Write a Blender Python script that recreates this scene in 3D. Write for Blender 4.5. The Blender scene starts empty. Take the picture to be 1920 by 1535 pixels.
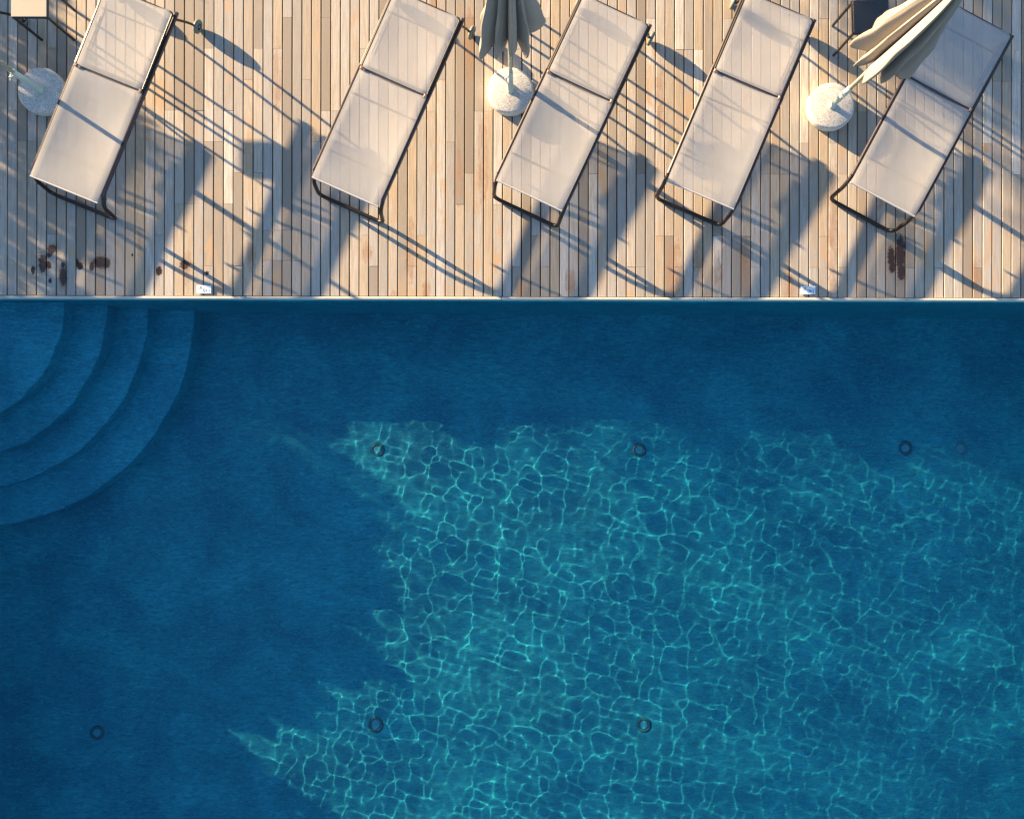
import bpy, math, random
import numpy as np
from mathutils import Vector, Matrix
random.seed(7)
RNG = np.random.default_rng(11)
S = bpy.context.scene
COL = S.collection
PI = math.pi
H = 7.5                      # camera height above the deck
TH = math.radians(0.15)      # tiny roll of the camera
WATER = -0.108
FLOOR = -1.46
EDGE = 1.025                 # y of the pool wall under the deck edge
LEFT = -5.58                 # x of the pool's left wall
SUN_EL = math.radians(10.9)
SUN_AZ = math.radians(-33.2)  # direction in which shadows fall

def P(px, py, z=0.0):
    """pixel of the photograph -> point at height z"""
    k = (H - z) / H / 200.0
    u, v = (px - 960) * k, (767.5 - py) * k
    return Vector((u * math.cos(TH) - v * math.sin(TH), u * math.sin(TH) + v * math.cos(TH), z))

def PW(px, py, z):
    """the same for a point seen through the water surface"""
    a = P(px, py, 0.0)
    r = math.hypot(a.x, a.y)
    if r < 1e-6: return Vector((0, 0, z))
    t = r / H
    s1 = t / math.hypot(1, t)
    s2 = s1 / 1.33
    rr = (H - WATER) * t + (WATER - z) * s2 / math.sqrt(1 - s2 * s2)
    return Vector((a.x / r * rr, a.y / r * rr, z))

def ZF(x):
    """the pool floor slopes down towards the right"""
    t = max(0.0, x - 1.2); return FLOOR - .15 * t * t / (t + .6)  # slope invented so sun caustics also resolve at the lower right
def PF(px, py):
    p = PW(px, py, FLOOR)
    for _ in range(6): p = PW(px, py, ZF(p.x))
    return p

# ------------------------------------------------------------------ helpers
class MB:
    def __init__(s): s.v = []; s.f = []; s.sm = []; s.mi = []
    def add(s, vs, fs, smooth=False, mi=0):
        b = len(s.v); s.v += [tuple(p) for p in vs]
        s.f += [tuple(b + i for i in f) for f in fs]
        s.sm += [smooth] * len(fs); s.mi += [mi] * len(fs)
    def box(s, c, d, rz=0, bev=0.0, mi=0):
        x, y, z = d[0] / 2, d[1] / 2, d[2] / 2
        m = Matrix.Translation(c) @ Matrix.Rotation(rz, 4, 'Z')
        b = min(bev, x * .9, y * .9, z * .9)
        if b <= 0:
            vs = [(-x,-y,-z),(x,-y,-z),(x,y,-z),(-x,y,-z),(-x,-y,z),(x,-y,z),(x,y,z),(-x,y,z)]
            fs = [(3,2,1,0),(4,5,6,7),(0,1,5,4),(1,2,6,5),(2,3,7,6),(3,0,4,7)]
            s.add([m @ Vector(p) for p in vs], fs, mi=mi); return
        rings = []
        for zz, i in ((-z, b), (-z + b, 0), (z - b, 0), (z, b)):
            X, Y = x - i, y - i; c2 = b * .6
            rings.append([(-X + c2,-Y,zz),(X - c2,-Y,zz),(X,-Y + c2,zz),(X,Y - c2,zz),(X - c2,Y,zz),(-X + c2,Y,zz),(-X,Y - c2,zz),(-X,-Y + c2,zz)])
        vs = [m @ Vector(p) for r in rings for p in r]; fs = []
        for k in range(3):
            for i in range(8):
                j = (i + 1) % 8
                fs.append((k*8+i, k*8+j, k*8+8+j, k*8+8+i))
        fs.append(tuple(range(7, -1, -1))); fs.append(tuple(range(24, 32)))
        s.add(vs, fs, mi=mi)
    def tube(s, pts, r, n=10, cap=True, rv=None, mi=0):
        """tube along points; r radius (or list); rv = vertical radius if the profile is oval"""
        pts = [Vector(p) for p in pts]; vs = []; N = len(pts)
        up = Vector((0, 0, 1)); prev = None
        for i, p in enumerate(pts):
            d = (pts[min(i + 1, N - 1)] - pts[max(i - 1, 0)]).normalized()
            if prev is None:
                a = d.cross(up)
                if a.length < 1e-3: a = d.cross(Vector((0, 1, 0)))
                a.normalize()
            else:
                a = prev - d * prev.dot(d); a.normalize()
            prev = a; b = a.cross(d).normalized()
            ri = r[i] if isinstance(r, (list, tuple)) else r
            rb = rv if rv else ri
            for k in range(n):
                t = 2 * PI * k / n
                vs.append(p + a * (math.cos(t) * ri) + b * (math.sin(t) * rb))
        fs = []
        for i in range(N - 1):
            for k in range(n):
                j = (k + 1) % n
                fs.append((i*n+k, i*n+j, (i+1)*n+j, (i+1)*n+k))
        s.add(vs, fs, True, mi)
        if cap:
            s.add([vs[k] for k in range(n)], [tuple(range(n - 1, -1, -1))], mi=mi)
            s.add([vs[(N-1)*n+k] for k in range(n)], [tuple(range(n))], mi=mi)
    def lathe(s, prof, n=32, m=None, smooth=True, mi=0):
        m = m or Matrix.Identity(4); vs = []; fs = []
        for (r, z) in prof:
            for k in range(n):
                t = 2 * PI * k / n
                vs.append(m @ Vector((r * math.cos(t), r * math.sin(t), z)))
        for i in range(len(prof) - 1):
            for k in range(n):
                j = (k + 1) % n
                fs.append((i*n+k, i*n+j, (i+1)*n+j, (i+1)*n+k))
        s.add(vs, fs, smooth, mi)
    def build(s, name, mat, parent=None, loc=None):
        me = bpy.data.meshes.new(name)
        me.from_pydata(s.v, [], s.f)
        for mm in (mat if isinstance(mat, (list, tuple)) else [mat]): me.materials.append(mm)
        me.polygons.foreach_set('use_smooth', s.sm)
        me.polygons.foreach_set('material_index', s.mi)
        me.update()
        o = bpy.data.objects.new(name, me); COL.objects.link(o)
        if parent: o.parent = parent
        if loc: o.location = loc
        return o

def fillet(pts, rad, n=6):
    """round the inner corners of a polyline"""
    pts = [Vector(p) for p in pts]; out = [pts[0]]
    for i in range(1, len(pts) - 1):
        a, b, c = pts[i-1], pts[i], pts[i+1]
        r = min(rad, (a-b).length * .49, (c-b).length * .49)
        p0 = b + (a - b).normalized() * r; p1 = b + (c - b).normalized() * r
        for k in range(n + 1):
            t = k / n
            out.append(p0 * (1-t)**2 + b * 2*t*(1-t) + p1 * t*t)
    out.append(pts[-1]); return out

def tag(o, label=None, cat=None, group=None, kind=None):
    if label: o['label'] = label
    if cat: o['category'] = cat
    if group: o['group'] = group
    if kind: o['kind'] = kind
    return o
def empty(name, loc, rz=0):
    o = bpy.data.objects.new(name, None); o.location = loc; o.rotation_euler = (0, 0, rz)
    o.empty_display_size = .1; COL.objects.link(o); return o
def copy_tree(o, parent=None):
    c = o.copy(); COL.objects.link(c)
    if parent: c.parent = parent
    for ch in list(o.children): copy_tree(ch, c)
    return c

# ------------------------------------------------------------------ materials
class NT:
    def __init__(s, name):
        s.m = bpy.data.materials.new(name); s.m.use_nodes = True
        s.t = s.m.node_tree; s.t.nodes.clear()
        s.out = s.n('ShaderNodeOutputMaterial')
    def n(s, typ, **k):
        nd = s.t.nodes.new(typ)
        for a, b in k.items():
            if a.startswith('i_'): nd.inputs[a[2:].replace('_', ' ')].default_value = b
            else: setattr(nd, a, b)
        return nd
    def l(s, a, b): s.t.links.new(a, b)
    def surf(s, a): s.l(a, s.out.inputs['Surface']); return s.m
    def math(s, op, a, b=None, c=None, clamp=False):
        nd = s.n('ShaderNodeMath', operation=op, use_clamp=clamp)
        for i, x in enumerate((a, b, c)):
            if x is None: continue
            if isinstance(x, (int, float)): nd.inputs[i].default_value = x
            else: s.l(x, nd.inputs[i])
        return nd.outputs[0]
    def mix(s, fac, a, b, mode='MIX'):
        nd = s.n('ShaderNodeMix', data_type='RGBA', blend_type=mode)
        for sock, x in ((nd.inputs[0], fac), (nd.inputs[6], a), (nd.inputs[7], b)):
            if isinstance(x, (int, float)): sock.default_value = x
            elif isinstance(x, tuple): sock.default_value = (*x, 1)
            else: s.l(x, sock)
        return nd.outputs[2]
    def ramp(s, fac, stops):
        nd = s.n('ShaderNodeValToRGB'); e = nd.color_ramp.elements
        while len(e) < len(stops): e.new(.5)
        for el, (p, c) in zip(e, stops):
            el.position = p; el.color = (*c, 1) if isinstance(c, tuple) else (c, c, c, 1)
        s.l(fac, nd.inputs[0]); return nd.outputs[0]
    def mapr(s, v, a, b, c=0.0, d=1.0, smooth=False):
        nd = s.n('ShaderNodeMapRange'); 
        if smooth: nd.interpolation_type = 'SMOOTHSTEP'
        s.l(v, nd.inputs[0])
        for i, x in zip((1, 2, 3, 4), (a, b, c, d)): nd.inputs[i].default_value = x
        return nd.outputs[0]
    def vec(s, src, scale=(1,1,1), loc=(0,0,0), rot=(0,0,0)):
        nd = s.n('ShaderNodeMapping'); nd.inputs['Scale'].default_value = scale
        nd.inputs['Location'].default_value = loc; nd.inputs['Rotation'].default_value = rot
        s.l(src, nd.inputs[0]); return nd.outputs[0]
    def noise(s, v, scale, detail=3, rough=.55, dist=0):
        nd = s.n('ShaderNodeTexNoise'); nd.inputs['Scale'].default_value = scale
        nd.inputs['Detail'].default_value = detail; nd.inputs['Roughness'].default_value = rough
        nd.inputs['Distortion'].default_value = dist
        if v is not None: s.l(v, nd.inputs['Vector'])
        return nd.outputs[0]
    def bump(s, h, strength=.3, dist=.002):
        nd = s.n('ShaderNodeBump'); nd.inputs['Strength'].default_value = strength
        nd.inputs['Distance'].default_value = dist; s.l(h, nd.inputs['Height']); return nd.outputs[0]
    def bsdf(s, col, rough=.6, metal=0, normal=None, spec=.5):
        nd = s.n('ShaderNodeBsdfPrincipled')
        for k, x in (('Base Color', col), ('Roughness', rough), ('Metallic', metal), ('Specular IOR Level', spec)):
            if isinstance(x, (int, float)): nd.inputs[k].default_value = x
            elif isinstance(x, tuple): nd.inputs[k].default_value = (*x, 1)
            else: s.l(x, nd.inputs[k])
        if normal is not None: s.l(normal, nd.inputs['Normal'])
        return nd.outputs[0]
    def obj(s): return s.n('ShaderNodeTexCoord').outputs['Object']

def simple(name, col, rough=.5, metal=0, var=.15, scale=30, spec=.5, bump=0):
    t = NT(name); n = t.noise(t.obj(), scale, 4)
    dark = tuple(c * (1 - var) for c in col); lite = tuple(min(1, c * (1 + var)) for c in col)
    c = t.mix(n, dark, lite)
    nr = t.bump(n, bump, .002) if bump else None
    return t.surf(t.bsdf(c, rough, metal, nr, spec))

# stains on the boards: (px, py, half width px, half height px, wet 0..1 dark / 2 orange)
STAINS = [(80,494,8,17),(91,497,5,8),(97,467,9,9),(92,478,6,5),(118,518,7,19),(118,497,4,6),(150,499,6,7),
          (172,499,5,9),(190,492,16,11),(199,496,7,7),(62,506,4,8),(145,493,3,8),(94,526,3,5),
          (1671,482,7,20),(1673,500,6,12),(1688,475,9,34),(1690,510,7,15),(298,508,6,9),(346,497,9,8),
          (248,478,2,3),(388,512,4,4)]
RUST = [(770,470,8,60),(1395,505,9,60),(975,540,9,25),(1480,540,9,40),(1310,500,9,50),(812,40,9,60),
        (1238,180,7,70),(880,80,9,80),(1262,500,14,55),(520,150,8,60),(1562,440,9,120),(688,475,8,20),(905,300,9,80),
        (1830,520,9,30),(1070,530,9,25),(350,500,8,30),(262,455,5,25),(740,555,9,10),(860,330,8,50),(940,80,6,40),
        (1345,520,9,40),(1650,345,8,50),(470,480,8,25),(800,545,8,16)]
def blobs(t, src, lst, soft, nz):
    """union of noisy ellipses given in photograph pixels, as a 0..1 mask"""
    tot = None
    sep = t.n('ShaderNodeSeparateXYZ'); t.l(src, sep.inputs[0])
    for (px, py, a, b) in lst:
        c = P(px, py)
        dx = t.math('MULTIPLY', t.math('SUBTRACT', sep.outputs[0], c.x), 200 / a)
        dy = t.math('MULTIPLY', t.math('SUBTRACT', sep.outputs[1], c.y), 200 / b)
        d = t.math('ADD', t.math('MULTIPLY', dx, dx), t.math('MULTIPLY', dy, dy))
        tot = d if tot is None else t.math('MINIMUM', tot, d)
    d = t.math('ADD', tot, nz)
    return t.mapr(d, 1 + soft, 1 - soft, 0, 1, True)

def wood_mat():
    t = NT('weathered_teak'); oc = t.obj()
    at = t.n('ShaderNodeAttribute', attribute_name='rnd')
    off = t.n('ShaderNodeCombineXYZ'); t.l(t.math('MULTIPLY', at.outputs['Fac'], 37.0), off.inputs[2])
    va = t.n('ShaderNodeVectorMath', operation='ADD'); t.l(oc, va.inputs[0]); t.l(off.outputs[0], va.inputs[1])
    v = va.outputs[0]
    grain = t.noise(t.vec(v, (150, 4.5, 1)), 1, 5, .62, .35)
    fine = t.noise(t.vec(v, (420, 22, 1)), 1, 3, .6)
    broad = t.noise(t.vec(v, (14, 2.2, 1)), 1, 4, .6, .6)
    patch = t.noise(t.vec(v, (7, 3.0, 1), (3, 7, 0)), 1, 3, .6, .5)
    r2 = t.math('FRACT', t.math('MULTIPLY', at.outputs['Fac'], 7.31))
    r3 = t.math('FRACT', t.math('MULTIPLY', at.outputs['Fac'], 3.77))
    base = t.ramp(at.outputs['Fac'], [(0, (.27, .225, .185)), (.2, (.40, .365, .33)), (.42, (.52, .405, .285)),
                                     (.6, (.56, .50, .435)), (.8, (.40, .375, .36)), (1, (.72, .665, .60))])
    c = t.mix(t.mapr(grain, .38, .62), t.mix(.58, base, (.27, .21, .15)), base)
    c = t.mix(t.mapr(fine, .35, .7, 0, .22), c, (.30, .25, .20))
    # some boards keep their brown, in long patches
    om = t.math('MULTIPLY', t.mapr(patch, .48, .66, 0, 1, True), t.mapr(r2, .3, 1, 0, .8))
    c = t.mix(om, c, (.49, .31, .165))
    gm = t.math('MULTIPLY', t.mapr(broad, .5, .7, 0, 1, True), t.mapr(r3, .3, 1, 0, .65))
    c = t.mix(gm, c, (.36, .34, .31))
    wob = t.math('MULTIPLY', t.math('SUBTRACT', t.noise(t.vec(v, (45, 16, 1)), 1, 4, .7, .5), .5), 5.0)
    rm = blobs(t, oc, RUST, .8, wob)
    c = t.mix(t.math('MULTIPLY', rm, t.mapr(patch, .3, .6, .25, .85)), c, t.mix(grain, (.20, .11, .07), (.46, .28, .17)))
    # small dark knots and specks
    vo = t.n('ShaderNodeTexVoronoi'); vo.inputs['Scale'].default_value = 1; t.l(t.vec(v, (26, 11, 1)), vo.inputs['Vector'])
    kn = t.math('MULTIPLY', t.mapr(vo.outputs['Distance'], .10, .03), t.math('GREATER_THAN', t.noise(t.vec(v, (3, 2, 1)), 1, 1), .57))
    c = t.mix(t.math('MULTIPLY', kn, .6), c, (.14, .09, .06))
    wob2 = t.math('MULTIPLY', t.math('SUBTRACT', t.noise(t.vec(oc, (60, 45, 1)), 1, 5, .75, .6), .5), 4.2)
    wet = blobs(t, oc, STAINS, .25, wob2)
    wetc = t.math('MULTIPLY', wet, .98)
    c = t.mix(wetc, c, t.mix(grain, (.016, .005, .006), (.048, .014, .012)))
    halo = blobs(t, oc, [(a, b, q * 1.7, w * 1.6) for a, b, q, w in STAINS if q > 6], .9, t.math('MULTIPLY', wob, .8))
    c = t.mix(t.math('MULTIPLY', halo, .28), c, (.12, .08, .06))
    h = t.math('ADD', t.math('MULTIPLY', grain, .7), t.math('MULTIPLY', fine, .3))
    rough = t.math('SUBTRACT', .68, t.math('MULTIPLY', wet, .28))
    return t.surf(t.bsdf(c, rough, 0, t.bump(h, .35, .0012), .35))

def terrazzo_mat():
    t = NT('terrazzo'); oc = t.obj(); c = None
    big = t.noise(oc, 12, 2)
    c = t.mix(big, (.56, .525, .48), (.70, .67, .62))
    for sc, col, th, sz, lo in ((75, (.16, .20, .27), .50, .34, 0), (95, (.34, .20, .12), .52, .33, 5), (60, (.30, .31, .30), .58, .34, 9), (120, (.10, .10, .12), .55, .36, 13)):
        vo = t.n('ShaderNodeTexVoronoi'); vo.inputs['Scale'].default_value = sc; t.l(t.vec(oc, (1,1,1), (lo, lo, lo)), vo.inputs['Vector'])
        sep = t.n('ShaderNodeSeparateColor'); t.l(vo.outputs['Color'], sep.inputs[0])
        m = t.math('MULTIPLY', t.math('LESS_THAN', vo.outputs['Distance'], sz), t.math('GREATER_THAN', sep.outputs[0], th))
        c = t.mix(t.math('MULTIPLY', m, .62), c, col)
    return t.surf(t.bsdf(c, .55, 0, t.bump(t.noise(oc, 160, 2), .3, .001)))

def fabric_mat(name, col, transp, transl):
    t = NT(name); oc = t.obj()
    w = t.noise(t.vec(oc, (900, 40, 900)), 1, 2)
    w2 = t.noise(t.vec(oc, (40, 900, 900)), 1, 2)
    big = t.noise(oc, 5, 4)
    c = t.mix(t.mapr(big, .3, .7), tuple(x * .93 for x in col), col)
    c = t.mix(t.math('MULTIPLY', t.math('ADD', w, w2), .18), c, tuple(x * .55 for x in col))
    cr = t.noise(t.vec(oc, (2.2, 4, 5)), 1, 3, .5, .5)
    d = t.bsdf(c, .75, 0, t.bump(t.math('ADD', t.math('MULTIPLY', t.math('ADD', w, w2), .06), cr), .16, .010), .25)
    tl = t.n('ShaderNodeBsdfTranslucent'); t.l(c, tl.inputs[0])
    m1 = t.n('ShaderNodeMixShader'); m1.inputs[0].default_value = transl; t.l(d, m1.inputs[1]); t.l(tl.outputs[0], m1.inputs[2])
    if transp <= 0: return t.surf(m1.outputs[0])
    tr = t.n('ShaderNodeBsdfTransparent')
    m2 = t.n('ShaderNodeMixShader'); t.l(m1.outputs[0], m2.inputs[1]); t.l(tr.outputs[0], m2.inputs[2])
    m2.inputs[0].default_value = transp
    return t.surf(m2.outputs[0])

def pool_mat(name, a, b, seams=True):
    t = NT(name); oc = t.obj()
    n1 = t.noise(oc, 1.4, 5, .6, .4); n2 = t.noise(t.vec(oc, (3, 14, 3), rot=(0, 0, .25)), 3.2, 6, .7, 1.2)
    n3 = t.noise(t.vec(oc, (20, 50, 20), rot=(0, 0, -.3)), 1, 4, .7, 1.5)
    c = t.mix(t.mapr(n1, .36, .64), tuple(x * .85 for x in a), b)
    c = t.mix(t.mapr(n2, .40, .62, 0, .75), c, tuple(x * .55 for x in a))
    c = t.mix(t.mapr(n3, .50, .70, 0, .5), c, tuple(min(1, x * 1.5 + .012) for x in b))
    if seams:
        sep = t.n('ShaderNodeSeparateXYZ'); t.l(oc, sep.inputs[0])
        f = t.math('FRACT', t.math('DIVIDE', t.math('ADD', sep.outputs[0], 4.16 + 16.2), 1.62))
        f = t.math('ABSOLUTE', t.math('SUBTRACT', f, .5))
        line = t.math('GREATER_THAN', f, .4975)
        c = t.mix(t.math('MULTIPLY', line, .16), c, tuple(x * .3 for x in a))
    return t.surf(t.bsdf(c, .6, 0, None, .3))

def water_mat():
    t = NT('pool_water')
    g = t.n('ShaderNodeBsdfGlass'); g.inputs['IOR'].default_value = 1.33; g.inputs['Roughness'].default_value = 0
    g.inputs['Color'].default_value = (.90, .985, 1, 1)
    f = t.n('ShaderNodeBsdfRefraction'); f.inputs['IOR'].default_value = 1.33; f.inputs['Roughness'].default_value = 0
    f.inputs['Color'].default_value = (.90, .985, 1, 1)
    m = t.n('ShaderNodeMixShader'); m.inputs[0].default_value = .35; t.l(f.outputs[0], m.inputs[1]); t.l(g.outputs[0], m.inputs[2])
    return t.surf(m.outputs[0])

def leaf_mat(name, a, b):
    t = NT(name); n = t.noise(t.obj(), 9, 4)
    c = t.mix(n, a, b); d = t.bsdf(c, .55, 0, None, .4)
    tl = t.n('ShaderNodeBsdfTranslucent'); t.l(c, tl.inputs[0])
    m = t.n('ShaderNodeMixShader'); m.inputs[0].default_value = .3; t.l(d, m.inputs[1]); t.l(tl.outputs[0], m.inputs[2])
    return t.surf(m.outputs[0])

M = dict(
    wood=wood_mat(), terrazzo=terrazzo_mat(),
    sling=fabric_mat('sling_mesh_fabric', (.47, .455, .45), .25, .10),
    canopy=fabric_mat('taupe_canvas', (.34, .30, .262), 0, .06),
    bronze=simple('bronze_frame_metal', (.030, .022, .020), .36, .4, .2, 12),
    railm=simple('satin_rail_metal', (.062, .046, .050), .30, .45, .15, 12),
    black=simple('black_metal', (.018, .017, .018), .42, .2),
    pole=simple('champagne_pole_metal', (.48, .50, .44), .42, .35, .1, 20),
    sleeve=simple('pale_green_sleeve', (.50, .56, .48), .5, .1, .1, 20),
    chrome=simple('polished_metal', (.65, .66, .65), .2, 1, .1),
    hem=simple('sling_hem_cloth', (.47, .44, .43), .7),
    gap_shade=simple('gap_shade_strip', (.13, .112, .115), .6),
    hinge=simple('copper_hinge', (.42, .26, .18), .35, .7, .1),
    wheel=simple('grey_rubber', (.13, .15, .14), .6, 0, .2, 40),
    hub=simple('dark_hub', (.03, .03, .03), .5),
    creamtop=simple('cream_table_top', (.36, .32, .25), .5, 0, .06, 40),
    darktop=simple('charcoal_table_top', (.035, .034, .038), .5, 0, .2, 60),
    joist=simple('dark_joist', (.010, .007, .008), .8),
    coping=simple('pale_coping_stone', (.50, .48, .43), .5, 0, .25, 9, bump=.2),
    floor=pool_mat('pool_floor_liner', (.006, .235, .385), (.014, .37, .50)),
    steps=pool_mat('pool_step_liner', (.008, .31, .48), (.026, .46, .64), False),
    wall=pool_mat('pool_wall_liner', (.010, .36, .50), (.014, .42, .56), False),
    water=water_mat(),
    ring=simple('inlet_ring_plastic', (.008, .10, .15), .5, 0, .3, 60),
    lid=simple('inlet_lid_plastic', (.02, .27, .42), .5, 0, .2, 60),
    sign=simple('sign_enamel', (.76, .82, .88), .35, 0, .04, 30),
    ink=simple('sign_ink', (.10, .16, .22), .5, 0, .1),
    blackink=simple('sign_black_ink', (.008, .01, .03), .5, 0, .1),
    terrace=simple('terrace_paving', (.30, .27, .23), .8, 0, .25, 3),
    grass=simple('lawn', (.06, .09, .03), .9, 0, .3, 2),
    leaf=leaf_mat('olive_foliage', (.045, .07, .028), (.09, .12, .05)),
    leaf2=leaf_mat('hedge_foliage', (.03, .06, .02), (.06, .11, .035)),
    bark=simple('tree_bark', (.14, .10, .07), .85, 0, .3, 18, bump=.6),
    planter=simple('planter_concrete', (.32, .31, .29), .8, 0, .15, 12, bump=.3),
    soil=simple('planter_soil', (.05, .035, .025), .9, 0, .3, 40),
)

# ------------------------------------------------------------------ deck of boards
def build_deck():
    ks = [-12, 0, 27, 41, 54, 69, 75, 94, 105, 118]
    xs = [12.5 - 12 * 18.42, 12.5, 509.9, 763.0, 994.8, 1263.1, 1371.1, 1714.9, 1913.6, 1913.6 + 13 * 18.06]
    gap = .0112
    y0 = EDGE + .034
    vs = []; fs = []; rnd = []
    joints = [P(960, 325 - 58.2 * j).y for j in range(-6, 30)]
    joints = [y for y in joints if y > y0 + .12]
    end = 5.7
    tz = 0.0
    special = {round(515/18): 1}
    for k in range(-12, 118):
        xa = (np.interp(k, ks, xs) - 960) / 200; xb = (np.interp(k + 1, ks, xs) - 960) / 200
        xa += gap / 2; xb -= gap / 2
        cuts = [y0]; j = random.randint(0, 6)
        while j < len(joints):
            cuts.append(joints[j]); j += random.choice([3, 4, 5, 6, 7, 8])
        if k in (26, 27, 28, 29):  # repaired patch of short boards
            cuts = [y0, P(0, 489).y, P(0, 430).y] + [joints[i] for i in (7 + k % 3, 12 + k % 2)]
            cuts = [P(960, 489).y if abs(c - P(0, 489).y) < 1e-6 else c for c in cuts]
        cuts = sorted(set(cuts)) + [end]
        for a, b in zip(cuts[:-1], cuts[1:]):
            r = random.random(); b2 = b - .0022 if b < end else b
            zt = tz + random.uniform(-.0012, .0012); ch = .0018
            dx = random.uniform(-.0007, .0007); x1, x2 = xa + dx, xb + dx
            base = len(vs)
            prof = [(x1, -.026), (x1, zt - ch), (x1 + ch, zt), (x2 - ch, zt), (x2, zt - ch), (x2, -.026)]
            for y in (a, b2): vs.extend([(px, y, pz) for px, pz in prof])
            for i in range(5): fs.append((base + i, base + i + 6, base + i + 7, base + i + 1)[::-1])
            fs.append(tuple(base + i for i in range(6))[::-1]); fs.append(tuple(base + 6 + i for i in range(6)))
            rnd += [r] * 12
    me = bpy.data.meshes.new('deck'); me.from_pydata(vs, [], fs); me.materials.append(M['wood'])
    at = me.attributes.new('rnd', 'FLOAT', 'POINT'); at.data.foreach_set('value', rnd)
    me.update()
    import bmesh
    bm = bmesh.new(); bm.from_mesh(me); bmesh.ops.recalc_face_normals(bm, faces=bm.faces); bm.to_mesh(me); bm.free()
    o = bpy.data.objects.new('deck', me); COL.objects.link(o); tag(o, kind='structure')
    b = MB()
    b.box((.2, (EDGE + .03 + 5.7) / 2, -.075), (12.5, 5.7 - EDGE - .03, .03))
    for y in joints:   # joists under every row of butt joints
        b.box((.2, y, -.044), (12.4, .05, .028))
    tag(b.build('deck_joists', M['joist']), kind='structure')
    c = MB()
    # coping strip in lengths, butted with hairline joints
    x = -7.0
    while x < 7.2:
        L = random.choice([1.9, 2.4, 2.1]); 
        c.box((x + L / 2, EDGE + .0135, -.012), (L - .002, .027, .05), bev=.006); x += L
    tag(c.build('coping', M['coping']), kind='structure')
build_deck()

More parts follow.
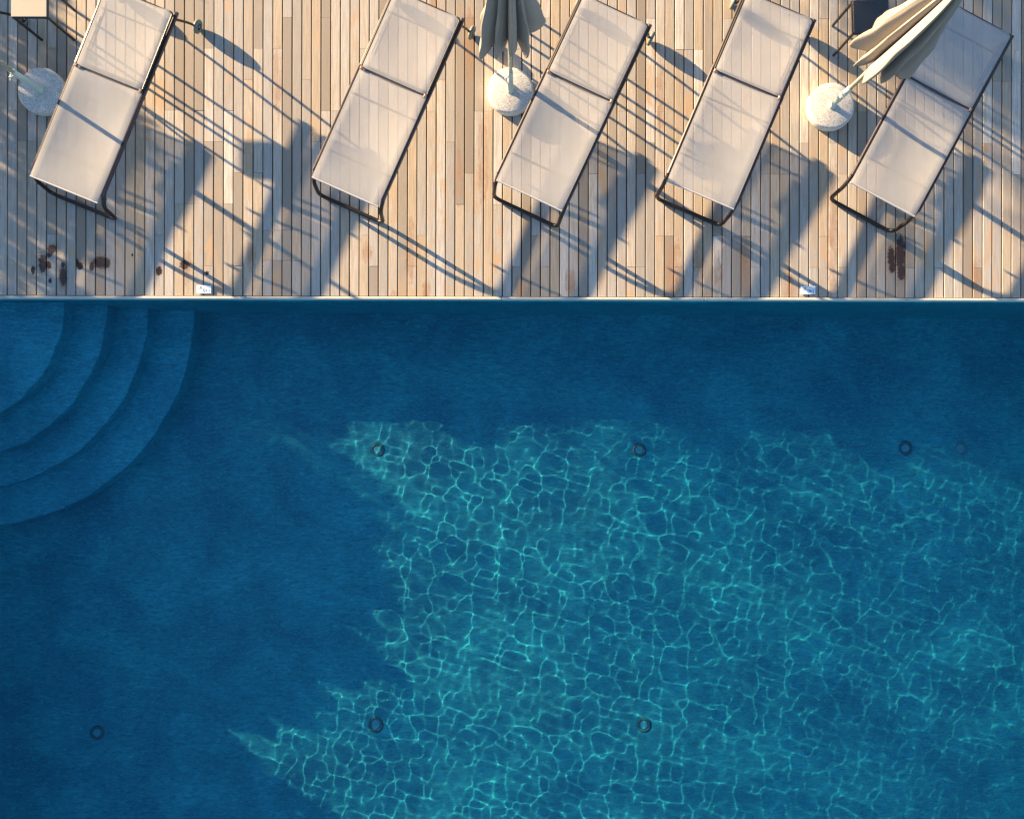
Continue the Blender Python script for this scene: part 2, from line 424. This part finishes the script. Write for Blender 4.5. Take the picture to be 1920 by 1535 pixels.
# ------------------------------------------------------------------ pool shell
def build_pool():
    x0, x1, y0, y1 = LEFT, 7.2, -6.4, EDGE
    b = MB()
    gx = [x0, 0.0, 1.0] + [1.2 + .3 * i for i in range(20)] + [x1]
    b.add([(x, y, ZF(x)) for y in (y0, y1) for x in gx], [(i, i + 1, i + 1 + len(gx), i + len(gx)) for i in range(len(gx) - 1)], True)
    f = b.build('pool_floor', M['floor']); tag(f, kind='structure')
    w = MB(); T = -.037
    w.add([(x0, y1, -2.7), (x1, y1, -2.7), (x1, y1, T), (x0, y1, T)], [(0, 1, 2, 3)])
    w.add([(x0, y0, -2.7), (x0, y1, -2.7), (x0, y1, T), (x0, y0, T)], [(0, 1, 2, 3)])
    w.add([(x1, y1, -2.7), (x1, y0, -2.7), (x1, y0, T), (x1, y1, T)], [(0, 1, 2, 3)])
    w.add([(x1, y0, -2.7), (x0, y0, -2.7), (x0, y0, T), (x1, y0, T)], [(0, 1, 2, 3)])
    wl = w.build('pool_wall', M['wall']); tag(wl, kind='structure')
    s = MB(); n = 128
    R = [1.235, 1.545, 1.86, 2.255]; D = [.22, .50, .78, 1.04]
    prev = 0.0
    prof = [(0.001, WATER - D[0])]
    for i in range(4):
        z = WATER - D[i]; zn = WATER - D[i + 1] if i < 3 else FLOOR
        prof += [(R[i] - .015, z), (R[i] - .004, z - .004), (R[i], z - .016), (R[i], zn)]
    vs = []; 
    for (r, z) in prof:
        for k in range(n + 1):
            t = -PI / 2 * k / n
            rw = r + (.005 * math.sin(t * 17 + r * 9) + .003 * math.sin(t * 31 + r * 23) + .002 * math.sin(t * 57 + r * 5)) * (r > .5)
            vs.append((x0 + rw * math.cos(t), y1 + rw * math.sin(t), z))
    fs = [(i*(n+1)+k, (i+1)*(n+1)+k, (i+1)*(n+1)+k+1, i*(n+1)+k+1) for i in range(len(prof)-1) for k in range(n)]
    s.add(vs, fs)
    st = s.build('pool_steps', M['steps']); tag(st, kind='structure')
    for o in (f, wl, st): o.cycles.is_caustics_receiver = True
    # water surface with ripples
    stp = .0125
    # the sheet is extended unseen under deck and terrace so caustics resolve, coarser there
    xs = np.concatenate([np.arange(-13.6, x0 - .01, .08), np.arange(x0, x1 + stp, stp)])
    ys = np.concatenate([np.arange(y0, y1 + .05, stp), np.arange(y1 + .10, 5.6, .08)])
    X, Y = np.meshgrid(xs, ys); Z = np.zeros_like(X)
    rg = np.random.default_rng(5)
    for i in range(110):
        L = .085 * (.40 / .085) ** rg.uniform(0, 1); th = rg.uniform(0, 2 * PI); k = 2 * PI / L
        an = 1 / math.hypot(math.cos(th - SUN_AZ), .45 * math.sin(th - SUN_AZ))
        A = .00032 * (L / .3) ** 1.35 * rg.uniform(.3, 1.4) * .262 * an
        Z += A * np.sin(k * (X * math.cos(th) + Y * math.sin(th)) + rg.uniform(0, 2 * PI))
    Z *= 1 + .32 * np.sin(1.9 * X + 1.1 * Y) * np.sin(.8 * X - 2.3 * Y + 1) + .22 * np.sin(3.7 * X + 2.9 * Y + 2) * np.sin(2.2 * X - 4.1 * Y)
    for i in range(10):
        L = rg.uniform(.9, 2.2); th = rg.uniform(0, 2 * PI); k = 2 * PI / L
        Z += .0008 * rg.uniform(.4, 1.2) * np.sin(k * (X * math.cos(th) + Y * math.sin(th)) + rg.uniform(0, 2 * PI))
    q = np.clip((x0 + .1 - X) / .5, 0, 1) + np.clip((Y - y1 + .05) / .4, 0, 1); q = q + np.clip((-2.85 - X) / .5, 0, 1) * np.clip((Y + 1.9) / .5, 0, 1); Z *= 1 - .88 * np.clip(q, 0, 1)
    Z += WATER
    nn, mm = X.shape; idx = np.arange(nn * mm).reshape(nn, mm)
    v = np.stack([X, Y, Z], -1).reshape(-1, 3)
    fa = np.stack([idx[:-1, :-1], idx[:-1, 1:], idx[1:, 1:], idx[1:, :-1]], -1).reshape(-1, 4)
    me = bpy.data.meshes.new('water'); me.vertices.add(len(v)); me.vertices.foreach_set('co', v.ravel())
    me.loops.add(fa.size); me.loops.foreach_set('vertex_index', fa.ravel())
    me.polygons.add(len(fa)); me.polygons.foreach_set('loop_start', np.arange(0, fa.size, 4))
    me.polygons.foreach_set('use_smooth', np.ones(len(fa), bool)); me.update(calc_edges=True); me.validate()
    me.materials.append(M['water'])
    o = bpy.data.objects.new('water', me); COL.objects.link(o); tag(o, kind='structure')
    o.cycles.is_caustics_caster = True
    # terrace round the other sides of the pool and the ground beyond
    t = MB(); z = -.004
    def rect(a, b, c, d, zz): t.box(((a + c) / 2, (b + d) / 2, zz - .06), (c - a, d - b, .12), bev=.004)
    rect(-14, -12, LEFT - .001, EDGE - .03, z); rect(LEFT + .001, -12, x1 - .001, y0 - .001, z); rect(x1 + .001, -12, 14, EDGE - .03, z)
    rect(-14, EDGE - .028, -6.1, 14, z - .003); rect(6.6, EDGE - .028, 14, 14, z - .003); rect(-6.098, 5.702, 6.598, 14, z - .003)
    tag(t.build('terrace', M['terrace']), kind='structure')
    g = MB(); G = 400; zz = -.13
    g.add([(-G,-G,zz),(-13.9,-G,zz),(-13.9,G,zz),(-G,G,zz)], [(0,1,2,3)])
    g.add([(13.9,-G,zz),(G,-G,zz),(G,G,zz),(13.9,G,zz)], [(0,1,2,3)])
    g.add([(-13.9,-G,zz),(13.9,-G,zz),(13.9,-11.9,zz),(-13.9,-11.9,zz)], [(0,1,2,3)])
    g.add([(-13.9,13.9,zz),(13.9,13.9,zz),(13.9,G,zz),(-13.9,G,zz)], [(0,1,2,3)])
    tag(g.build('ground', M['grass']), kind='structure')
build_pool()

# ------------------------------------------------------------------ floor inlets and drain
def make_inlet(loc, label):
    e = empty('pool_floor_inlet', loc); tag(e, label, 'pool inlet', 'round inlets in the pool floor')
    return e
inlets = [(708, 843, 'dark ringed inlet in shaded water just left of where the sunlit ripples begin'),
          (1198, 843, 'dark ringed inlet under the sunlit ripples, middle one of the row nearest the deck'),
          (1697, 840, 'dark ringed inlet just left of the slotted drain grate'),
          (183, 1372, 'dark ringed inlet alone in the dark water at the lower left'),
          (705, 1358, 'dark ringed inlet at the shaded edge of the lower row, left of the sunlit water'),
          (1208, 1358, 'dark ringed inlet in the lower row, under bright ripples')]
proto = None
for (px, py, lab) in inlets:
    loc = PF(px, py)
    if proto is None:
        proto = make_inlet(loc, lab)
        r = MB(); r.lathe([(.0465, .0), (.0465, .010), (.052, .013), (.070, .012), (.078, .005), (.079, .0)], 40)
        ro = r.build('ring', M['ring'], proto)
        l = MB(); l.lathe([(.0005, .011), (.032, .011), (.042, .009), (.046, .003), (.046, 0)], 32)
        lo = l.build('lid', M['lid'], proto)
        sc = []
        for q in range(3):
            bo = MB(); a = q * 2.094 + .4
            bo.lathe([(.0005, .021), (.003, .0205), (.0042, .015)], 10, Matrix.Translation((.063 * math.cos(a), .063 * math.sin(a), 0)))
            sc.append(bo.build('screw', M['chrome'], proto))
        for q in (ro, lo, *sc): q.cycles.is_caustics_receiver = True
        c = proto
    else:
        c = copy_tree(proto); c.location = loc; c['label'] = lab
    c.rotation_euler.z = random.uniform(0, 6)
e = empty('drain_grate', PF(1802, 841)); tag(e, 'round pool drain grate with a star of dark radial slots', 'drain')
d = MB(); d.lathe([(.0005, .010), (.078, .010), (.086, .004), (.087, 0)], 40)
a1 = d.build('plate', M['lid'], e)
sl = MB()
for i in range(26):
    a = 2 * PI * i / 26; sl.box((.061 * math.cos(a), .061 * math.sin(a), .0115), (.030, .006, .003), rz=a)
for i in range(5): sl.box((0, (i - 2) * .0135, .0115), (.058 - abs(i - 2) * .01, .005, .003))
a2 = sl.build('slots', M['ring'], e)
for q in (a1, a2): q.cycles.is_caustics_receiver = True

# ------------------------------------------------------------------ sun loungers
RZ = .385   # rail height
def make_lounger():
    """local frame: +x from the foot to the head, y to the left side, origin on the ground under the foot end of the sling"""
    root = empty('sun_lounger', (0, 0, 0))
    W = .330; LS = 1.07; LB = 1.80
    f = MB()
    for sgn in (1,):
        path = [(LB + .01, W, RZ), (.10, W, RZ), (-.005, W, .30), (-.052, W, .018), (-.052, -W, .018), (-.005, -W, .30), (.10, -W, RZ), (LB + .01, -W, RZ)]
        pts = [Vector(path[0])]
        full = []
        P1 = [Vector(p) for p in path]
        rads = [0, .10, .10, .075, .075, .10, .10, 0]
        out = [P1[0]]
        for i in range(1, 7):
            a, b, c = P1[i-1], P1[i], P1[i+1]
            r = min(rads[i], (a-b).length * .48, (c-b).length * .48)
            q0 = b + (a-b).normalized() * r; q1 = b + (c-b).normalized() * r
            for k in range(7):
                t = k / 6; out.append(q0*(1-t)**2 + b*2*t*(1-t) + q1*t*t)
        out.append(P1[-1])
        f.tube(out, .0185, 12)
    f.build('frame', M['bronze'], root)
    # flat aluminium side rail profile clamped outside the sling
    for sy in (1, -1):
        r = MB()
        r.box(((LS + .10) / 2 + .0, sy * (W + .001), RZ + .002), (LS - .04, .036, .030), bev=.007)
        r.box(((LS + LB) / 2 + .03, sy * (W + .001), RZ + .000), (LB - LS + .03, .034, .028), bev=.007)
        r.build('side_rail', M['railm'], root)
    cb = MB()
    for x in (.30, .85, LS + .05): cb.tube([(x, -W, RZ - .035), (x, W, RZ - .035)], .010, 10)
    cb.build('crossbar', M['bronze'], root)
    # seat sling
    def sling(xa, xb, za, zb, w, curve_a, curve_b, sag):
        m = MB(); nx, ny = 40, 20; vs = []
        for j in range(ny + 1):
            v = j / ny * 2 - 1
            for i in range(nx + 1):
                u = i / nx
                x0_ = xa + curve_a * (1 - v*v); x1_ = xb - curve_b * (1 - v*v)
                x = x0_ + (x1_ - x0_) * u
                z = za + (zb - za) * u - sag * (1 - v*v) * math.sin(PI * min(1, max(0, .06 + .88*u)))
                edge = max(0, abs(v) - .93) / .07
                z -= .006 * edge * edge
                if u > .97 or u < .03: z -= .004 * (1 - min(u, 1 - u) / .03)
                vs.append((x, v * w, z))
        fs = [(j*(nx+1)+i, j*(nx+1)+i+1, (j+1)*(nx+1)+i+1, (j+1)*(nx+1)+i) for j in range(ny) for i in range(nx)]
        m.add(vs, fs, True); return m
    so = sling(.0, LS - .006, RZ + .028, RZ + .030, .322, 0.0, .014, .020).build('seat_sling', M['sling'], root)
    eb = MB(); eb.tube([(.006, -.322, RZ + .018), (.006, .322, RZ + .018)], .008, 8)
    eb.build('end_bar', M['hem'], so)
    jb = MB(); jb.box((LS + .001, 0, RZ + .008), (.052, .63, .010), bev=.003)  # added to darken the gap like shade and block sun coming through
    jb.build('gap_shade_bar', M['gap_shade'], root)
    # backrest, a little raised at the head
    hz = RZ + .045
    bo = sling(LS + .006, LB + .02, RZ + .034, hz, .312, 0.0, 0.0, .012).build('backrest_sling', M['sling'], root)
    bf = MB()
    bf.tube(fillet([(LS + .02, .318, RZ + .020), (LB + .015, .318, hz - .014), (LB + .015, -.318, hz - .014), (LS + .02, -.318, RZ + .020)], .03), .010, 10)
    bf.tube([(LS + .02, -.318, RZ + .018), (LS + .02, .318, RZ + .018)], .009, 10)
    bf.tube([(LB - .17, -.31, hz - .045), (LB - .17, .31, hz - .045)], .009, 10)
    for sy in (1, -1):   # adjuster arm and rack
        bf.tube([(LB - .17, sy * .27, hz - .045), (LS + .17, sy * .27, RZ - .03)], .006, 8)
        bf.box((LS + .32, sy * .295, RZ - .02), (.34, .010, .010))
    bf.build('backrest_frame', M['bronze'], root)
    for sy in (1, -1):
        h = MB(); h.box((LS - .002, sy * .308, RZ + .030), (.030, .022, .020), bev=.004)
        h.build('hinge', M['hinge'], root)
    # head legs with wheels
    for sy in (1, -1):
        l = MB()
        l.tube(fillet([(LB - .02, sy * W, RZ - .005), (LB + .05, sy * (W + .012), .20), (LB + .09, sy * (W + .02), .064)], .06), .0115, 10)
        l.tube([(LB + .09, sy * (W + .02), .066), (LB + .09, sy * (W + .065), .066)], .007, 8)
        lg = l.build('leg', M['bronze'], root)
        w = MB()
        mt = Matrix.Translation((LB + .09, sy * (W + .045), .066)) @ Matrix.Rotation(sy * -PI / 2, 4, 'X')
        w.lathe([(.020, -.017), (.055, -.017), (.064, -.009), (.065, 0), (.064, .009), (.055, .017), (.030, .016), (.030, .010)], 32, mt)
        wo = w.build('wheel', M['wheel'], root)
        hb = MB(); hb.lathe([(.0005, -.017), (.022, -.017), (.022, .012), (.032, .0125), (.032, .0135), (.009, .014), (.009, .019), (.0005, .0195)], 24, mt)
        hb.build('hub', M['hub'], wo)
        cp = MB(); cp.lathe([(.0005, .0215), (.006, .0212), (.007, .019)], 16, mt); cp.build('hub_cap', M['chrome'], wo)
    # feet pads under the foot loop
    for sy in (1, -1):
        p = MB(); p.box((-.055, sy * .17, .006), (.030, .10, .010), bev=.003)
        p.build('foot_pad', M['black'], root)
    return root
lounger0 = make_lounger()
#          foot-left   foot-right   head-right
LP = [((52, 331), (184, 381), (325, 28), 'mesh sun lounger beside the far left stone base, its head wheel against bare boards'),
      ((583, 336), (709, 385), (862, 38), 'mesh sun lounger with the widest stretch of empty deck to its left'),
      ((932, 341), (1051, 394), (1213, 48), 'mesh sun lounger touching the right side of the middle parasol base'),
      ((1253, 342), (1373, 391), (1523, 38), 'mesh sun lounger left of the charcoal side table and the right hand parasol'),
      ((1597, 345), (1713, 404), (1894, 70), 'mesh sun lounger at the right end, its head partly hidden by a folded parasol'),
      ((-293, 315), (-161, 365), (-18, 6), 'mesh sun lounger cut off by the left edge, beyond the leftmost stone base')]
for i, (fl, fr, hr, lab) in enumerate(LP):
    o = lounger0 if i == 0 else copy_tree(lounger0)
    zt = RZ + .028
    a, b = P(*fl, zt), P(*fr, zt); h = P(*hr, RZ + .045)
    mid = (a + b) / 2
    ax = (h - b); ang = math.atan2(ax.y, ax.x)
    o.location = (mid.x, mid.y, 0); o.rotation_euler.z = ang
    tag(o, lab, 'sun lounger', 'sun loungers in a slanted row along the pool')

# ------------------------------------------------------------------ small side tables
def table(loc, rz, top, label):
    r = empty('side_table', loc, rz); r.scale = (1, 1, 1.04); tag(r, label, 'side table', 'small square side tables by the parasols')
    t = MB(); t.box((0, 0, .437), (.312, .288, .010), bev=.003); t.build('table_top', top, r)
    f = MB()
    for sx in (1, -1): f.box((sx * .151, 0, .424), (.022, .296, .020))
    for sy in (1, -1): f.box((0, sy * .139, .424), (.28, .020, .020))
    f.build('frame', M['black'], r)
    for sx in (1, -1):
        for sy in (1, -1):
            l = MB(); l.tube([(sx * .150, sy * .137, .420), (sx * .152, sy * .139, .001)], .0125, 4)
            l.build('leg', M['black'], r)
    return r
table(P(109.5, 48), 0, M['creamtop'], 'small square table with a cream top and black legs at the top left corner')
table(P(958, 52), math.radians(-4), M['creamtop'], 'small square table hidden under the folded middle parasol, one dark leg showing')
table(P(1592, 76), math.radians(2), M['darktop'], 'small square table with a charcoal top beside the right hand parasol')

# ------------------------------------------------------------------ parasols
def parasol(px, py, seed, label, hem=.80, rot=0.0, topz=2.35, rad=.27, NL=8):
    g = random.Random(seed)
    c = P(px, py, .10); root = empty('parasol', (c.x, c.y, 0), rot); tag(root, label, 'parasol', 'folded taupe parasols on round stone bases')
    b = MB(); b.lathe([(.0005, .098), (.195, .098), (.207, .094), (.213, .085), (.215, .070), (.215, .022), (.211, .010), (.200, .002), (.0005, .002)], 72)
    b.build('base', M['terrazzo'], root)
    s = MB(); s.lathe([(.0005, .099), (.036, .099), (.036, .106), (.026, .112), (.025, .50), (.022, .506), (.0005, .506)], 28)
    so = s.build('sleeve', M['sleeve'], root)
    k = MB(); k.tube([(-.022, -.012, .45), (-.05, -.03, .45)], .005, 8)
    k.tube([(-.048, -.029, .45), (-.056, -.034, .45)], .015, 12)
    k.tube([(-.053, -.060, .452), (-.053, -.005, .452)], .006, 8)
    k.build('clamp_knob', M['chrome'], so)
    p = MB(); p.lathe([(.0005, .50), (.0185, .50), (.0185, topz + .06), (.0005, topz + .06)], 20); p.build('pole', M['pole'], root)
    # folded canopy: eight loose pleats, each with its own drop, girth and twist
    nz = 34; per = 22; n = NL * per
    drop = [g.uniform(-.09, .13) for _ in range(NL)]; gir = [g.uniform(.72, 1.15) for _ in range(NL)]
    tw = g.uniform(-.25, .25); jit = [g.uniform(-.13, .13) for _ in range(NL)]
    skew = [g.uniform(-.35, .35) for _ in range(NL)]
    vs = []
    for iz in range(nz + 1):
        v = iz / nz                      # 0 hem .. 1 top
        for k_ in range(n):
            lobe = k_ // per; u = (k_ % per) / per
            l2 = (lobe + 1) % NL; l0 = (lobe - 1) % NL
            # pleat: a fat fold in the middle, deep valleys between
            w = (1 - abs(2 * u - 1) ** 1.35) ** .9
            d = drop[lobe] * w
            zb = hem + .10 - .13 * w + d
            z = zb + (topz - zb) * v
            env = rad * (1 - v) ** .72 * (1 + .10 * math.sin(3 * v + lobe)) + .030
            if v < .1: env *= 1 - .10 * (1 - v / .1) ** 2
            inner = .045 + .05 * (1 - v) * .6
            r = inner + max(0, env * gir[lobe] - inner) * w
            th = (lobe + .5 + (u - .5) * (1.0 - .42 * w * 0) + jit[lobe] * w + skew[lobe] * w * w * (1 - v) * .9) * 2 * PI / NL + tw * v
            r *= 1 + (.03 * math.sin(9 * v + 5 * u + lobe * 2.1) + .03 * math.sin(13 * u + 21 * v + lobe * 1.7) * (1 - v) + .018 * math.sin(31 * u - 8 * v + lobe)) * w
            vs.append((r * math.cos(th), r * math.sin(th), z))
    fs = [(i*n+k_, i*n+(k_+1) % n, (i+1)*n+(k_+1) % n, (i+1)*n+k_) for i in range(nz) for k_ in range(n)]
    cm = MB(); cm.add(vs, fs, True)
    # hem turned in
    base = [(x * .86, y * .86, z + .05) for (x, y, z) in vs[:n]]
    cm.add(list(vs[:n]) + base, [(k_, n + k_, n + (k_+1) % n, (k_+1) % n) for k_ in range(n)], True)
    co = cm.build('canopy', M['canopy'], root)
    sd = co.modifiers.new('thickness', 'SOLIDIFY'); sd.thickness = .003
    cap = MB(); cap.lathe([(.0005, topz + .09), (.03, topz + .085), (.045, topz + .05), (.04, topz - .02)], 20); cap.build('cap', M['canopy'], root)
    rb = MB()
    for q in range(NL):
        a = (q + .02) * 2 * PI / NL
        rb.tube([(.045 * math.cos(a), .045 * math.sin(a), hem + .17), (.03 * math.cos(a), .03 * math.sin(a), topz - .05)], .006, 6)
    rb.build('ribs', M['pole'], root)
    return root
parasol(75, 169, 3, 'parasol pole with silver clamp knob on a speckled stone base at the far left', hem=1.95, topz=3.1)
parasol(957, 169, 8, 'folded taupe parasol between the second and third loungers, on a speckled stone base', hem=1.22, rot=.35, rad=.29, NL=9)
parasol(1560, 198, 21, 'folded taupe parasol lying across the view of the rightmost lounger, on a speckled stone base', hem=1.09, rot=.2, rad=.285, NL=9)

# ------------------------------------------------------------------ number plates
def text_mesh(name, body, size, mat, parent, loc):
    cu = bpy.data.curves.new(name, 'FONT'); cu.body = body; cu.size = size; cu.align_x = 'CENTER'; cu.align_y = 'CENTER'
    cu.extrude = .0004
    tmp = bpy.data.objects.new(name, cu); COL.objects.link(tmp)
    bpy.context.view_layer.update()
    me = bpy.data.meshes.new_from_object(tmp.evaluated_get(bpy.context.evaluated_depsgraph_get()))
    bpy.data.objects.remove(tmp)
    o = bpy.data.objects.new(name, me); me.materials.clear(); me.materials.append(mat); COL.objects.link(o)
    o.parent = parent; o.location = loc; return o
def plate(px, py, num, label, rz):
    c = P(px, py, .01)
    r = empty('number_plate', (c.x, c.y, .002), PI + rz); tag(r, label, 'number plate', 'white number plates at the pool edge')
    b = MB(); b.box((0, 0, .006), (.134, .076, .006), bev=.0015); b.build('plate', M['sign'], r)
    for x, y in ((-.050, -.040), (-.050, .036)):
        k = MB(); k.lathe([(.0005, .004), (.008, .004), (.009, 0)], 16, Matrix.Translation((x, y, 0)))
        k.build('fixing', M['black'], r)
    text_mesh('number', num, .046, M['ink'], r, (-.024, .008, .0095))
    lg = MB(); lg.add([(.016, -.014, .0097), (.030, -.027, .0097), (.044, -.014, .0097)], [(0, 1, 2)])
    lo = lg.build('triangle_mark', M['blackink'], r)
    wv = MB()
    for q in range(4):
        cx = .018 + q * .0093
        pts = [(cx + .0032 * math.cos(a), -.004 + .0045 * math.sin(a), .0096) for a in [i * PI / 5 + (q % 2) for i in range(8)]]
        wv.tube(pts, .0006, 5)
    wv.build('small_emblem_line', M['ink'], r)
plate(382.5, 542.5, '110', 'white number plate reading 110, on the boards below the left end lounger', 0)
plate(1515.5, 544, '140', 'white number plate reading 140, on the boards near the right end of the deck', math.radians(1))

# ------------------------------------------------------------------ planting outside the frame that casts the soft shade
def leaves(n, sampler, size, seed):
    rg = np.random.default_rng(seed); vs = []; fs = []
    for i in range(n):
        c = sampler(rg)
        if c is None: continue
        a = Vector(rg.normal(size=3)).normalized(); b = a.cross(Vector(rg.normal(size=3))).normalized()
        s = size * rg.uniform(.6, 1.4); k = len(vs); c = Vector(c)
        vs += [c - a * s, c + b * s * .35, c + a * s, c - b * s * .35]; fs.append((k, k+1, k+2, k+3))
    m = MB(); m.add(vs, fs); return m
def tree(x, y, label, crown_z, crown_r, seed, n=5000):
    g = random.Random(seed)
    r = empty('olive_tree', (x, y, -.12)); tag(r, label, 'tree', 'olive trees beyond the terrace')
    t = MB(); top = Vector((g.uniform(-.2, .2), g.uniform(-.2, .2), crown_z - crown_r * .3))
    t.tube([(0, 0, 0), (.03, .02, .6), tuple(top * .6), tuple(top)], [.16, .12, .10, .06], 10)
    ends = []
    for k in range(9):
        a = k * 2 * PI / 9 + g.uniform(-.3, .3); e = Vector((math.cos(a), math.sin(a), g.uniform(-.1, .9))) * crown_r * g.uniform(.6, .95) + Vector((0, 0, crown_z))
        st = top * g.uniform(.55, 1)
        t.tube([st, (st + e) / 2 + Vector((0, 0, .1)), e], [.05, .03, .012], 7); ends.append(e)
    for k in range(6):
        ends.append(Vector((g.uniform(-.5, .5), g.uniform(-.5, .5), g.uniform(-.5, .8))) * crown_r + Vector((0, 0, crown_z)))
    t.build('trunk', M['bark'], r)
    def smp(rg):
        e = ends[rg.integers(len(ends))]
        return tuple(Vector(rg.normal(size=3)) * crown_r * .24 + e)
    leaves(n, smp, .075, seed).build('crown', M['leaf'], r)
def along(px, py, dist, z=0):
    """a point upstream of the light from a deck pixel"""
    p = P(px, py); return (p.x - math.cos(SUN_AZ) * dist, p.y - math.sin(SUN_AZ) * dist)
x, y = along(1880, 40, 15); tree(x, y, 'grey green olive tree beyond the terrace, whose shade reaches the right end of the deck', 3.2, 1.25, 4)
#x, y = along(60, 20, 12); tree(x, y, 'grey green olive tree beyond the terrace, whose shade reaches the top left of the deck', 2.6, .8, 9, 1500)

def hedge(x0, x1, y0, y1, hf, box, label, seed, n, rz=0):  # hedges are invented and unseen, heights shaped for the shadows they cast
    r = empty('shade_hedge', ((x0+x1)/2, (y0+y1)/2, -.004), rz); tag(r, label, 'planter', 'unseen hedges added to shade pool and deck')
    w, d = x1 - x0, y1 - y0
    b = MB(); b.box((0, 0, box / 2), (w, d, box), bev=.01); b.build('planter_box', M['planter'], r)
    def smp(rg):
        px, py = rg.uniform(-w/2, w/2), rg.uniform(-d/2, d/2)
        hh = hf(py) + .03 * math.sin(py * 7 + seed) + .025 * math.sin(py * 17 + px * 9)
        return (px * .95, py, rg.uniform(box - .02, max(box, hh)))
    leaves(n, smp, .045, seed).build('foliage', M['leaf2'], r)
hedge(-6.20, -5.66, -1.55, 1.70, lambda y: .62 if y > 0 else .62 + y * .19, .14, 'unseen low hedge added to shade the left of the pool, sloped to shape the shadow edge', 2, 16000)
hedge(-6.25, -5.66, -5.6, -1.78, lambda y: .95, .30, 'unseen tall hedge added to shade the lower left of the pool', 5, 16000)
hx = -8.9 * math.cos(-SUN_AZ) + .15 * math.sin(-SUN_AZ); hy = .15 * math.cos(-SUN_AZ) + 8.9 * math.sin(-SUN_AZ)
hedge(hx - .25, hx + .25, hy - 2.55, hy + 2.55, lambda y: float(np.interp(y + .15, [-2.4, -1.45, -1.25, .40, .75, 1.15, 1.45, 1.6, 1.8, 2.1, 2.3, 2.7], [1.25, 1.22, .90, .87, .62, .50, .50, .80, .56, .6, .85, .55])), .2, 'unseen hedge added to shade the left of the deck and pool, its top shaped for the shadow', 8, 17000, rz=SUN_AZ)

# ------------------------------------------------------------------ light, sky, camera
L = bpy.data.lights.new('sun', 'SUN'); L.energy = 5.0; L.angle = math.radians(.55); L.color = (1, .73, .41)
L.cycles.is_caustics_light = True
lo = bpy.data.objects.new('sun', L); COL.objects.link(lo)
dv = Vector((math.cos(SUN_EL) * math.cos(SUN_AZ), math.cos(SUN_EL) * math.sin(SUN_AZ), -math.sin(SUN_EL)))
lo.rotation_euler = dv.to_track_quat('-Z', 'Y').to_euler(); lo.location = (-12, 8, 6)
W = bpy.data.worlds.new('World'); S.world = W; W.use_nodes = True
sk = W.node_tree.nodes.new('ShaderNodeTexSky'); sk.sky_type = 'NISHITA'; sk.sun_disc = False
sk.sun_elevation = SUN_EL; sk.ozone_density = 2.6; sk.dust_density = .7
sk.sun_rotation = math.atan2(-dv.x, -dv.y)    # clockwise from +Y, towards the sun
W.node_tree.links.new(sk.outputs[0], W.node_tree.nodes['Background'].inputs[0])
W.node_tree.nodes['Background'].inputs[1].default_value = .066
cam = bpy.data.cameras.new('camera'); cam.lens = 36 * H / 9.6; cam.sensor_width = 36; cam.clip_end = 1000
co = bpy.data.objects.new('camera', cam); co.location = (0, 0, H); co.rotation_euler = (0, 0, TH); COL.objects.link(co); S.camera = co
S.view_settings.view_transform = 'Standard'; S.view_settings.look = 'None'; S.view_settings.gamma = 1
S.view_settings.exposure = 2.42
S.cycles.max_bounces = 8; S.cycles.transparent_max_bounces = 12
S.cycles.use_denoising = True
